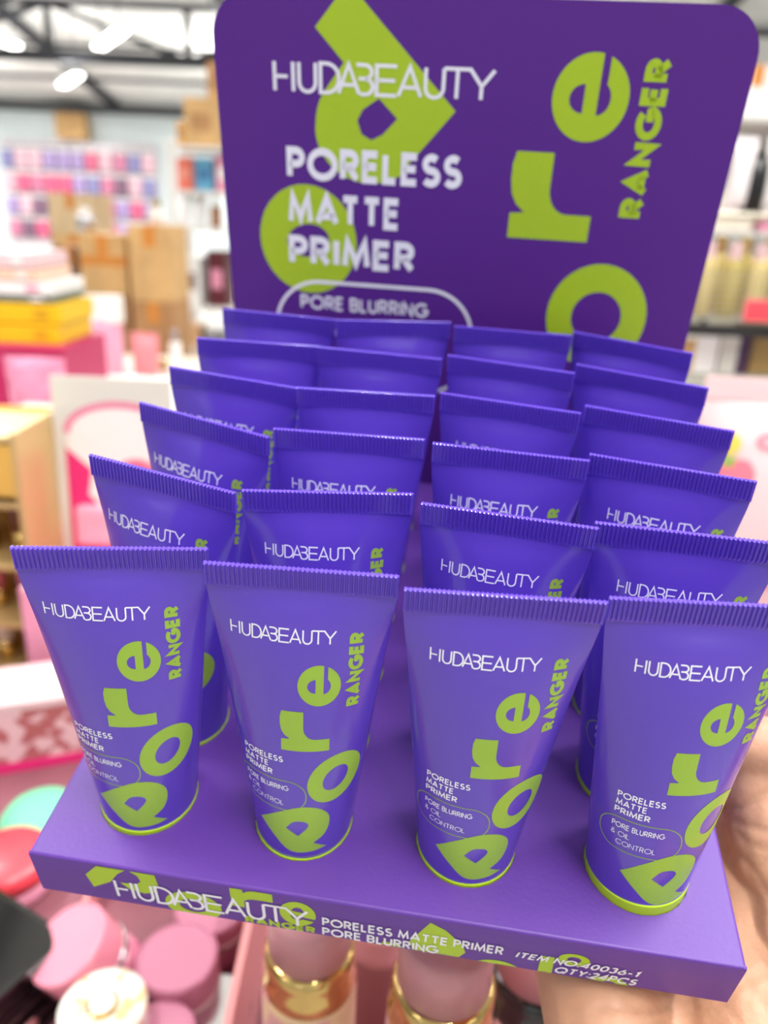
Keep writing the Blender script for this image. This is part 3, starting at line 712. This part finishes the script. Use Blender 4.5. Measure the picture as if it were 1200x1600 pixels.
obj('box_body', box(0, 0, .035, .13, .07, .07, .002), FLOR, t); obj('box_lid', box(0, 0, .0755, .132, .072, .010, .002), PALEPINK, t); obj('base_band', box(0, -.0358, .006, .131, .001, .011), HOTPINK, t)
q = atz(95, 1120, CTZ)
t = thing('pink_carton', 'tall plain pink carton standing behind the floral box', 'box', (q.x - .004, q.y + .038, CTZ), -.1)
obj('carton_body', box(0, 0, .075, .06, .05, .15, .002), col('carton_pink', 240, 160, 190, .45, var=.04), t); obj('carton_flap', box(0, 0, .1507, .056, .046, .0012), PALEPINK, t); obj('carton_band', box(0, -.0256, .02, .0605, .001, .03), col('carton_pink_deep', 228, 90, 140, .45), t)
# gold organiser with lipsticks
gx = at(10, 900, .80)
t = thing('gold_organiser', 'gold framed organiser with pink lipsticks at the left edge of the photo', 'organiser', (gx.x - .10, .84, CTZ))
GSAT = mat('gold_satin', srgb(218, 190, 132), .4, .5)
OCH = col('ochre_panel', 222, 176, 84, .5, var=.08)
for z in (.002, .075, .150, .225, .30): obj('tier_board', box(0, 0, z + .003, .27, .12, .006), GSAT, t)
for s in (-1, 1): obj('side_panel', box(s * .138, 0, .155, .006, .12, .31), GSAT, t)
obj('back_panel', box(0, .058, .155, .27, .004, .31), OCH, t)
obj('header_panel', box(0, -.058, .268, .27, .003, .058), OCH, t)
LIPC = [col('lip_pink', 226, 130, 190, .3), col('lip_rose', 206, 110, 120, .35), col('lip_brown', 112, 66, 52, .35), col('lip_white', 236, 226, 220, .3)]
for row, z in enumerate((.008, .081, .156)):
    for k in range(7):
        m = LIPC[(k * 3 + row * 2) % 4]; nm = ('pink', 'rose', 'brown', 'white')[(k * 3 + row * 2) % 4]
        l = thing('lipstick', '%s lipstick in the %s tier of the gold organiser' % (nm, ('bottom', 'middle', 'top')[row]), 'lipstick', (gx.x - .10 - .108 + k * .036, .83, CTZ + z), 0, 'lipsticks in the gold organiser')
        obj('tube_base', lathe([(.0095, 0), (.0095, .024)], 16), GOLD, l, True); obj('tube_cap', lathe([(.0105, .0245), (.0105, .052), (.009, .056)], 16), m, l, True)
# peach tubes with red caps
PEACH = col('peach_tube', 240, 178, 164, .35); REDC = col('red_cap', 214, 66, 62, .35)
for k, (px, lab) in enumerate(((40, 'peach lip gloss tube nearest the gold organiser'), (66, 'peach lip gloss tube with red cap, middle of the trio'), (93, 'peach lip gloss tube next to the pink arched pack'))):
    bottle((cpos(px, 1.06), 1.06, CTZ), .0115, .215, lab, PEACH, REDC, GOLD if k == 1 else None, .14, .82, 'peach lip gloss tubes', 'gloss_tube')
# white backing box behind them
def pbox(px0, px1, pyt, Y, d, label, m, name='product_box', z0=CTZ, cat='box', group=None, rz=0.0, band=None, lid=None):
    a, b = at(px0, pyt, Y), at(px1, pyt, Y); h = (a.z + b.z) / 2 - z0; w = b.x - a.x
    t = thing(name, label, cat, ((a.x + b.x) / 2, Y + d / 2, z0), rz, group)
    obj('box_body', box(0, 0, h / 2, w, d, h, min(.003, w * .05)), m, t)
    obj('box_flap', box(0, 0, h + .0006, w * .96, d * .94, .001), lid or m, t)
    if band: obj('printed_band', box(0, -d / 2 - .0006, h * band[1], w * .995, .001, h * band[2]), band[0], t)
    return t
WGREY = col('grey_white_card', 214, 212, 204, .5, var=.03)
pbox(22, 78, 640, 1.20, .04, 'plain grey white carton behind the peach tubes', WGREY, band=(REDC, .3, .1))
# arched pink pack
riser = pbox(62, 262, 905, .80, .16, 'pink riser box under the arched blister pack', col('riser_pink', 236, 120, 160, .45, var=.1, vscale=30), 'riser_box', band=(HOTPINK, .75, .25))
rz_ = at(160, 905, .80).z
a, b = at(70, 600, .86), at(262, 600, .86); w = b.x - a.x; h = at(165, 596, .86).z - rz_
cpk = thing('blister_pack', 'white blister card with a pink arch and hot pink print, left of the tubes', 'package', ((a.x + b.x) / 2, .86, rz_ + .002), 0, None, (math.radians(-4), 0, 0))
PACKW = col('pack_white', 240, 232, 230, .35, coat=.2)
obj('card', box(0, 0, h / 2, w, .004, h, .001), WGREY, cpk)
fn = lambda off: (lambda x, y: Vector((x, -.002 - off, y)))
archm = [(w * .5, h * .02), (w * .5, h * .70)] + [(w * .9 * math.cos(math.radians(a_)) * .5 + w * .06, h * .70 + h * .16 * math.sin(math.radians(a_))) for a_ in range(0, 181, 10)] + [(-w * .40, h * .02)]
print_mesh('arch_field', poly_tris(archm), fn(.0004), PACKW, cpk)
print_mesh('arch_line', stroke(archm[2:21], w * .028), fn(.0008), col('arch_pink', 226, 130, 160, .4), cpk)
hp = [(-w * .41, h * .02), (-w * .41, h * .62), (-w * .20, h * .50), (-w * .24, h * .36), (-w * .06, h * .24), (w * .1, h * .02)]
print_mesh('pink_print', poly_tris(hp), fn(.0008), HOTPINK, cpk)
print_mesh('pink_print', rot_quads(let_o(.45, .4), 0, w * .18, h * .40, w * .24, h * .17), fn(.0009), col('arch_rose', 232, 110, 140, .4), cpk)
print_mesh('red_print', rot_quads(let_e(), 20, w * .26, h * .38, w * .18, h * .07), fn(.0013), RED, cpk)
obj('blister', box(-w * .02, -.012, h * .2, w * .6, .02, h * .22, .006), col('blister_pink', 248, 170, 196, .12, coat=.6), cpk)
# pink pouch and yellow boxes further back
shelf2 = thing('side_table', 'white side table behind the counter at the left, under the yellow boxes', 'table', (-.95, 1.95, 0))
obj('table_top', box(0, 0, .985, .9, .9, .03, .003), WHITE_P, shelf2)
for sx in (-1, 1):
    for sy in (-1, 1): obj('leg', box(sx * .42, sy * .42, .485, .04, .04, .97), STEEL, shelf2)
q = at(58, 640, 1.55)
pt, _ = pouch((at(58, 600, 1.56).x, 1.56, 1.0), .125, at(58, 545, 1.56).z - 1.0, .04, 'pink pouch with a crimson top strip below the yellow boxes', col('pouch_pink', 240, 150, 182, .35, var=.15, vscale=40), top=col('crimson_strip', 176, 24, 84, .4))
YEL = col('yellow_box', 236, 190, 8, .4)
ya, yb = at(-40, 540, 1.66), at(93, 540, 1.66); yw = yb.x - ya.x; zc = ya.z / 2 + yb.z / 2
pbox(-60, 98, 543, 1.64, .25, 'crimson carton carrying the stack of yellow boxes', col('crimson_card', 186, 30, 92, .45), z0=1.0)
z = at(20, 543, 1.64).z + .002
STK = [(.040, YEL, 'lower flat yellow box in the stack at the left edge', -42, 88), (.042, YEL, 'upper flat yellow box in the stack at the left edge', -45, 94),
       (.012, col('green_sheet', 120, 128, 116, .5), 'thin grey green booklet on the yellow boxes', -30, 84), (.026, WHITE_P, 'flat white box above the grey green booklet', -45, 82), (.022, col('peach_box', 236, 200, 176, .5), 'peach box above the flat white one', -40, 62), (.03, PALEPINK, 'pale pink box topping the stack at the left edge', -45, 58)]
for h_, m, lab, p0, p1 in STK:
    xa, xb = at(p0, 500, 1.68).x, at(p1, 500, 1.68).x
    t = thing('flat_box', lab, 'box', ((xa + xb) / 2, 1.78, z), 0, 'stack of flat boxes')
    obj('box_body', box(0, 0, h_ / 2, xb - xa, .19, h_, .002), m, t); obj('box_label', box((xb - xa) * .28, -.0956, h_ / 2, (xb - xa) * .16, .001, h_ * .5), (col('amber_print', 206, 158, 10, .45) if m is YEL else WHITE_P if m is not WHITE_P else PINK), t)
    z += h_ + .003
# ---- cream table with goods, middle distance left
tb = thing('display_table', 'cream table with pink bags in the aisle left of the backboard', 'table', (-.98, 3.0, 0))
obj('table_top', box(0, 0, .84, 1.6, 1.1, .04, .004), CREAM, tb); obj('table_skirt', box(0, 0, .41, 1.5, 1.0, .80), PALEPINK, tb)
TT = .862
def on_table(px, Y): return Vector((at(px, 560, Y).x, Y, TT))
BAGP = col('bag_pink', 244, 170, 200, .35, var=.05); 
pouch(on_table(165, 2.95), .15, at(165, 462, 2.95).z - TT, .07, 'pink bag with white top seal standing on the cream table', BAGP, 'gift_bag', 'bag', top=WHITE_P, sealh=.30)
pouch(on_table(228, 2.80), .10, at(228, 520, 2.8).z - TT, .05, 'small rose pouch right of the pink bag on the cream table', col('pouch_rose', 236, 140, 150, .4))
pouch(on_table(125, 2.72), .11, at(125, 540, 2.72).z - TT, .05, 'peach pouch left of the pink bag on the cream table', col('pouch_peach', 244, 170, 140, .4))
for k, (px, Y, r, h_) in enumerate(((92, 2.85, .03, .14), (200, 2.70, .028, .12), (255, 2.62, .024, .15), (275, 3.0, .022, .2))):
    bottle(on_table(px, Y), r, h_, ('white lotion bottle at the left end of the cream table', 'short silver bottle between the pouches on the cream table', 'pale bottle at the right end of the cream table', 'slim white bottle at the back of the cream table')[k], (WHITE_P, SILVER, PALEPINK, WHITE_P)[k], (PINK, WHITE_P, GOLD, SILVER)[k], None, .25, .6, 'bottles on the cream table')
# ---- stacked cartons further back
def stack(px0, px1, Y, d, tops, labels, mats, rz=0.0):
    xa, xb = at(px0, 420, Y).x, at(px1, 420, Y).x; z = .001
    for pyt, lab, m in zip(tops, labels, mats):
        h = at((px0 + px1) / 2, pyt, Y).z - z
        carton(((xa + xb) / 2, Y + d / 2, z), xb - xa, d, h - .002, lab, m, rz); z += h
stack(126, 198, 4.0, .34, (720, 590, 462, 366), ('bottom carton of the taped stack left of the backboard', 'second carton up in the taped stack left of the backboard', 'third carton up in the taped stack left of the backboard', 'top carton of the stack with the orange tape band'), (KRAFT2, KRAFT, KRAFT2, KRAFT))
stack(203, 268, 3.9, .32, (700, 612, 472, 352), ('bottom carton of the stack nearest the backboard', 'second carton up in the stack nearest the backboard', 'brown carton below the topmost one nearest the backboard', 'topmost tan carton of the stack nearest the backboard'), (KRAFT, KRAFT2, KRAFT2, KRAFT))
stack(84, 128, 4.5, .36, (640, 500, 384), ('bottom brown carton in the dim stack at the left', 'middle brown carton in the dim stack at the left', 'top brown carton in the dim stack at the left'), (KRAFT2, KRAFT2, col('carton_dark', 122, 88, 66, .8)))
stack(86, 152, 5.6, .4, (600, 450, 366, 302), ('bottom carton of the tall rear stack', 'second carton of the tall rear stack', 'third carton of the tall rear stack', 'pale carton topping the tall rear stack before the far wall'), (KRAFT, KRAFT2, KRAFT, col('carton_pale', 214, 186, 146, .8, var=.08)))
xa = at(163, 366, 4.0)
obj_b = box(0, 0, 0, at(198, 400, 4.0).x - at(126, 400, 4.0).x + .004, .001, .045)
t = tag(obj('tape_band', obj_b, TAPE, None, loc=(at(162, 408, 3.9985).x, 3.9985, at(162, 408, 3.998).z)), None, None)
t.parent = [o for o in C.objects if o.get('label') == 'top carton of the stack with the orange tape band'][0]
t.matrix_parent_inverse = Matrix.Translation(-t.parent.location)
pa = at(132, 365, 5.3)
bottle((at(133, 365, 4.12).x, 4.14, at(160, 366, 4.0).z + .002), .045, .12, 'silver bottle shining on top of the taped carton stack', SILVER, WHITE_P, None, .3, .6, name='silver_bottle')
bottle((at(240, 352, 4.0).x, 4.06, at(236, 352, 3.9).z + .002), .04, .11, 'white bottle on top of the carton stack nearest the backboard', WHITE_P, GOLD, None, .3, .6, name='white_bottle')
# ---- far wall rack with hanging packets
rk = thing('wall_rack', 'white slotted wall rack with hanging packets on the far wall', 'rack', (at(122, 300, 17.6).x, 17.78, 0))
rw = at(245, 300, 17.6).x - at(5, 300, 17.6).x
obj('rack_panel', box(0, .1, 1.45, rw, .06, 2.5), col('rack_panel_white', 226, 218, 224, .6), rk)
for k in range(5): obj('hook_rail', box(0, .05, .75 + k * .46, rw, .04, .03), SILVER, rk)
PK = [('hot pink', (214, 96, 134)), ('lilac', (168, 146, 196)), ('pale pink', (226, 184, 198)), ('plum', (124, 92, 116)), ('blue violet', (136, 134, 182)), ('rose', (204, 124, 156))]
PM = [col('packet_%d' % k, *c, .35) for k, (_, c) in enumerate(PK)]
pack_me = {}
for r_ in range(4):
    for c_ in range(11):
        k = random.choice((0, 0, 1, 1, 2, 2, 3, 4, 5)); w_ = rw / 11.2
        x = at(122, 300, 17.6).x - rw / 2 + rw * (c_ + .5) / 11; zt = 1.16 + r_ * .46
        t = thing('hanging_packet', '%s packet hanging on the far wall rack, row %s' % (PK[k][0], ('at the bottom', 'second from the bottom', 'third from the bottom', 'at the top')[r_]), 'packet', (x, 17.74, zt - .40), 0, 'packets on the far wall rack')
        if k not in pack_me:
            b = obj('packet_body', box(0, 0, .17, w_ * .86, .06, .34, .012), PM[k], t); f_ = obj('header_card', box(0, 0, .365, w_ * .80, .01, .05), WHITE_P, t); pack_me[k] = (b, f_)
        else:
            for s in pack_me[k]:
                c = s.copy(); C.objects.link(c); c.parent = t
q = at(116, 255, 17.7); carton((q.x, 17.80, 2.72), .62, .3, .5, 'lone carton on top of the far wall rack', KRAFT)
# ---- shelving left of / behind the backboard
x0, x1 = at(272, 300, 6.0).x, at(560, 300, 6.0).x
zs = [at(310, py, 6.0).z for py in (600, 480, 356, 298, 228)]
shelf_unit('white metal shelving half hidden behind the backboard', x0, x1, 6.0, 6.5, zs, col('shelf_white', 226, 224, 220, .5), back=None)
def on_shelf(px, k, Y=6.2): return Vector((at(px, 300, Y).x, Y, zs[k] + .002))
def sbox(px0, px1, k, pyt, lab, m, d=.3, Y=6.08, group='goods on the white shelving', top=None):
    a, b = at(px0, pyt, Y), at(px1, pyt, Y); h = a.z - zs[k]; w = b.x - a.x
    t = thing('goods_box', lab, 'box', ((a.x + b.x) / 2, Y + d / 2, zs[k] + .002), 0, group)
    obj('box_body', box(0, 0, h / 2, w, d, h, .006), m, t); obj('box_label', box(0, -d / 2 - .001, h * .5, w * .6, .002, h * .35), top or WHITE_P, t)
sbox(286, 338, 4, 152, 'large tan carton on the top of the white shelving', KRAFT, top=KRAFT2)
sbox(275, 286, 4, 190, 'small orange tan carton beside the large one on top of the shelving', col('carton_orange', 216, 162, 92, .7), top=KRAFT2)
sbox(322, 346, 4, 96, 'brown carton standing behind the large tan one', KRAFT2, d=.15, Y=6.42, top=KRAFT)
sbox(275, 300, 3, 246, 'coral red box on the upper middle shelf', col('coral_box', 226, 112, 92, .5), top=col('coral_light', 232, 150, 130, .5))
sbox(303, 331, 3, 246, 'sky blue box on the upper middle shelf', col('sky_box', 92, 160, 196, .5), top=col('sky_dark', 60, 110, 160, .5))
sbox(336, 356, 3, 242, 'pink box next to the sky blue one', PINK)
sbox(275, 312, 1, 400, 'white box with bright front on the lower middle shelf', WHITE_P, top=SILVER)
sbox(322, 352, 1, 392, 'dark maroon box on the lower middle shelf', col('maroon', 92, 26, 40, .5), top=PINK)
sbox(280, 310, 0, 510, 'tan box on the bottom shelf in view', col('tan_box', 226, 176, 130, .5))
sbox(318, 350, 0, 520, 'grey box on the bottom shelf in view', col('grey_box', 130, 126, 128, .5))
for k, (px, lab) in enumerate(((288, 'white glossy plastic bag below the coral box on the shelving'), (313, 'silvery plastic bag below the sky blue box on the shelving'))):
    pouch(on_shelf(px, 2, 6.15), .11, .22, .08, lab, col('bag_gloss_%d' % k, 244, 244, 246, .12, coat=.8), 'plastic_bag', 'bag', group='plastic bags on the shelving')
bottle(on_shelf(336, 2, 6.2), .04, .22, 'amber bottle beside the silvery plastic bag', col('amber', 176, 110, 60, .3), WHITE_P, None, .3, .5)
# ---- right side: wire rack with gold bottles
WIRE = mat('wire_metal', srgb(190, 186, 170), .35, .9)
rx0, rx1 = at(1062, 400, 1.75).x, at(1062, 400, 1.75).x + .75
rzs = [at(1140, py, 1.75).z for py in (640, 592, 502, 330)]
ru = thing('wire_rack', 'wire rack with rows of gold bottles right of the backboard', 'rack', ((rx0 + rx1) / 2, 1.95, 0))
RW = rx1 - rx0
for sx in (-1, 1):
    for sy in (-1, 1):
        b = bmesh.new(); rod(b, (sx * RW / 2, sy * .19, 0), (sx * RW / 2, sy * .19, 1.86), .011, 10); obj('post', b, WIRE, ru)
for z in rzs[1:]:
    b = bmesh.new()
    for sy in (-1, 1): rod(b, (-RW / 2, sy * .19, z - .006), (RW / 2, sy * .19, z - .006), .005)
    for k in range(31): rod(b, (-RW / 2 + RW * k / 30, -.19, z - .004), (-RW / 2 + RW * k / 30, .19, z - .004), .0022, 6)
    obj('wire_shelf', b, WIRE, ru)
b = bmesh.new()                                # basket front of wires
z0_, z1_ = rzs[2], rzs[2] + .105
for k in range(38): rod(b, (-RW / 2 + RW * k / 37, -.195, z0_), (-RW / 2 + RW * k / 37, -.195, z1_), .0013, 6)
for k in range(8): rod(b, (-RW / 2, -.196, z0_ + (z1_ - z0_) * k / 7), (RW / 2, -.196, z0_ + (z1_ - z0_) * k / 7), .0013, 6)
obj('basket_front', b, WIRE, ru)
GB = [col('olive_gold', 186, 168, 96, .25, coat=.4), col('pale_gold', 212, 192, 128, .25, coat=.4)]
for r_ in range(2):
    for k in range(12):
        bottle((rx0 + .035 + k * .058, 1.83 + r_ * .09, rzs[2] + .002), .022, .160 + .012 * r_, '%s bottle with pale pink cap in the %s row of the wire basket' % (('olive gold', 'pale gold')[(k + r_) % 2], ('front', 'rear')[r_]), GB[(k + r_) % 2], (PALEPINK, GOLD)[r_], None, .22, .62, 'gold bottles in the wire basket', 'gold_bottle', 16)
# shelf strip: dark edge and red tag, then white goods below
t = thing('shelf_strip', 'black label strip along the front of the wire rack', 'label strip', ((rx0 + rx1) / 2, 1.742, rzs[2] - .032)); obj('strip', box(0, 0, .012, RW, .004, .026, .001), col('strip_black', 34, 32, 32, .4), t); obj('clip', box(-RW * .4, .004, .02, .012, .006, .03), STEEL, t)
a = at(1165, 485, 1.73); t = thing('price_tag', 'red price tag on the black label strip', 'price tag', (a.x + .045, 1.733, a.z - .022)); obj('tag_card', box(0, 0, .022, .09, .003, .044, .001), RED, t); obj('tag_sleeve', box(0, .003, .022, .094, .002, .047), PALEPINK, t)
for k, (p0, p1, pyt, m, lab) in enumerate(((1068, 1090, 530, KRAFT, 'tan box on the lower wire shelf beside the backboard'), (1092, 1128, 520, WHITE_P, 'white box on the lower wire shelf'), (1130, 1158, 528, WGREY, 'grey white box on the lower wire shelf'), (1160, 1178, 518, col('aubergine', 70, 40, 76, .4), 'dark purple box on the lower wire shelf'), (1180, 1225, 525, col('bronze', 150, 122, 70, .4), 'bronze box on the lower wire shelf'))):
    pbox(p0, p1, pyt, 1.80, .12, lab, m, 'shelf_box', rzs[1] + .002, group='boxes on the lower wire shelf', lid=WHITE_P)
# things on the top wire shelf: white bags with a black one between
for k, (px, lab, m, w_, h_) in enumerate(((1147, 'white glossy bag on the top wire shelf', col('bag_white_gloss', 244, 236, 238, .12, coat=.8), .05, .15), (1172, 'black bag between two white ones on the top wire shelf', col('bag_black', 22, 22, 24, .25), .055, .12), (1200, 'white bag at the right edge on the top wire shelf', WHITE_P, .055, .16))):
    pouch((at(px, 330, 1.85).x, 1.85, rzs[3] + .002), w_, h_, .04, lab, m, 'small_bag', 'bag', group='bags on the top wire shelf')
# tall white fixture further right, behind the wire rack
x0 = at(1120, 200, 4.4).x
shelf_unit('white shelving far behind the wire rack at the right', x0, x0 + 2.2, 4.4, 4.9, [.5, 1.0, 1.5, 2.05], col('shelf_white', 226, 224, 220, .5), back=col('shelf_back', 216, 218, 214, .6))
for k, (px, w_, h_, m, lab) in enumerate(((1140, .22, .24, WHITE_P, 'white carton on the far right shelving'), (1178, .26, .18, KRAFT, 'tan carton on the far right shelving'), (1215, .2, .26, PINK, 'pink carton on the far right shelving'))):
    carton((x0 + .2 + k * .36, 4.62, 2.052), w_, .25, h_, lab, m)
for k in range(7):
    carton((x0 + .2 + k * .28, 4.62, 1.502), .24, .25, .2 + .04 * (k % 3), ('%s goods box on the second tier of the far right shelving' % ('cream', 'pink', 'grey')[k % 3]), (CREAM, PINK, WGREY)[k % 3], group='boxes on the far right shelving')
# strawberry bag and small boxes on the counter at the right
STR = col('strawberry_bag', 246, 214, 216, .3, coat=.3, var=.03, vscale=12)
sx_, Yb = at(1192, 700, .90).x, .90
hbag = at(1180, 592, .90).z - CTZ
sb, fz = pouch((sx_ + .015, Yb, CTZ), .19, hbag, .06, 'pale pink bag printed with red strawberries at the right edge', STR, 'printed_bag', 'bag', rz=-.1)
def sfn(off): return lambda x, y: Vector((x, fz(x, y) - off, y))
GREENL = col('leaf_green', 150, 190, 80, .45); YELP = col('yellow_print', 240, 214, 90, .45); PNKP = col('pink_berry', 244, 130, 150, .4)
def berry(cx, cz, r, m, ang):
    s = poly_tris([(0, -1.15), (.45, -.7), (.85, .05), (.8, .6), (.4, .85), (0, .78), (-.4, .85), (-.8, .6), (-.85, .05), (-.45, -.7)])
    print_mesh('berry_print', rot_quads(s, ang, cx, cz, r, r), sfn(.0006), m, sb, .012)
    l = poly_tris([(0, .6), (.5, 1.05), (.2, .95), (0, 1.3), (-.2, .95), (-.5, 1.05)])
    print_mesh('leaf_print', rot_quads(l, ang, cx, cz, r, r), sfn(.0010), GREENL, sb, .012)
for cx, cz, r, m, ang in ((-.045, .235, .026, PNKP, 30), (.03, .215, .03, RED, -20), (-.055, .15, .028, RED, 10), (.01, .13, .024, PNKP, 60), (.06, .14, .026, RED, -40), (-.02, .07, .03, RED, 15)):
    berry(cx, cz * hbag / .34, r, m, ang)
print_mesh('yellow_print', rot_quads(let_o(.9, .9), 0, -.062, hbag * .80, .016, .014), sfn(.0006), YELP, sb, .012)
print_mesh('title_print', rot_quads(text_quads('O', 0, 0, 1, .3), 0, -.03, hbag * .79, .02, .02) + poly_tris([(.0, hbag * .80), (.08, hbag * .81), (.08, hbag * .84), (.0, hbag * .83)]), sfn(.0006), col('title_pink', 232, 140, 160, .4), sb, .012)
q = atz(1185, 1165, CTZ + .05)
t = thing('small_box', 'red box with a green lid behind the thumb', 'box', (q.x + .02, q.y, CTZ), -.2); obj('box_body', box(0, 0, .022, .07, .05, .044, .002), col('deep_red', 170, 22, 34, .4), t); obj('box_lid', box(0, 0, .0505, .072, .052, .012, .002), col('pale_green', 176, 190, 130, .5), t)
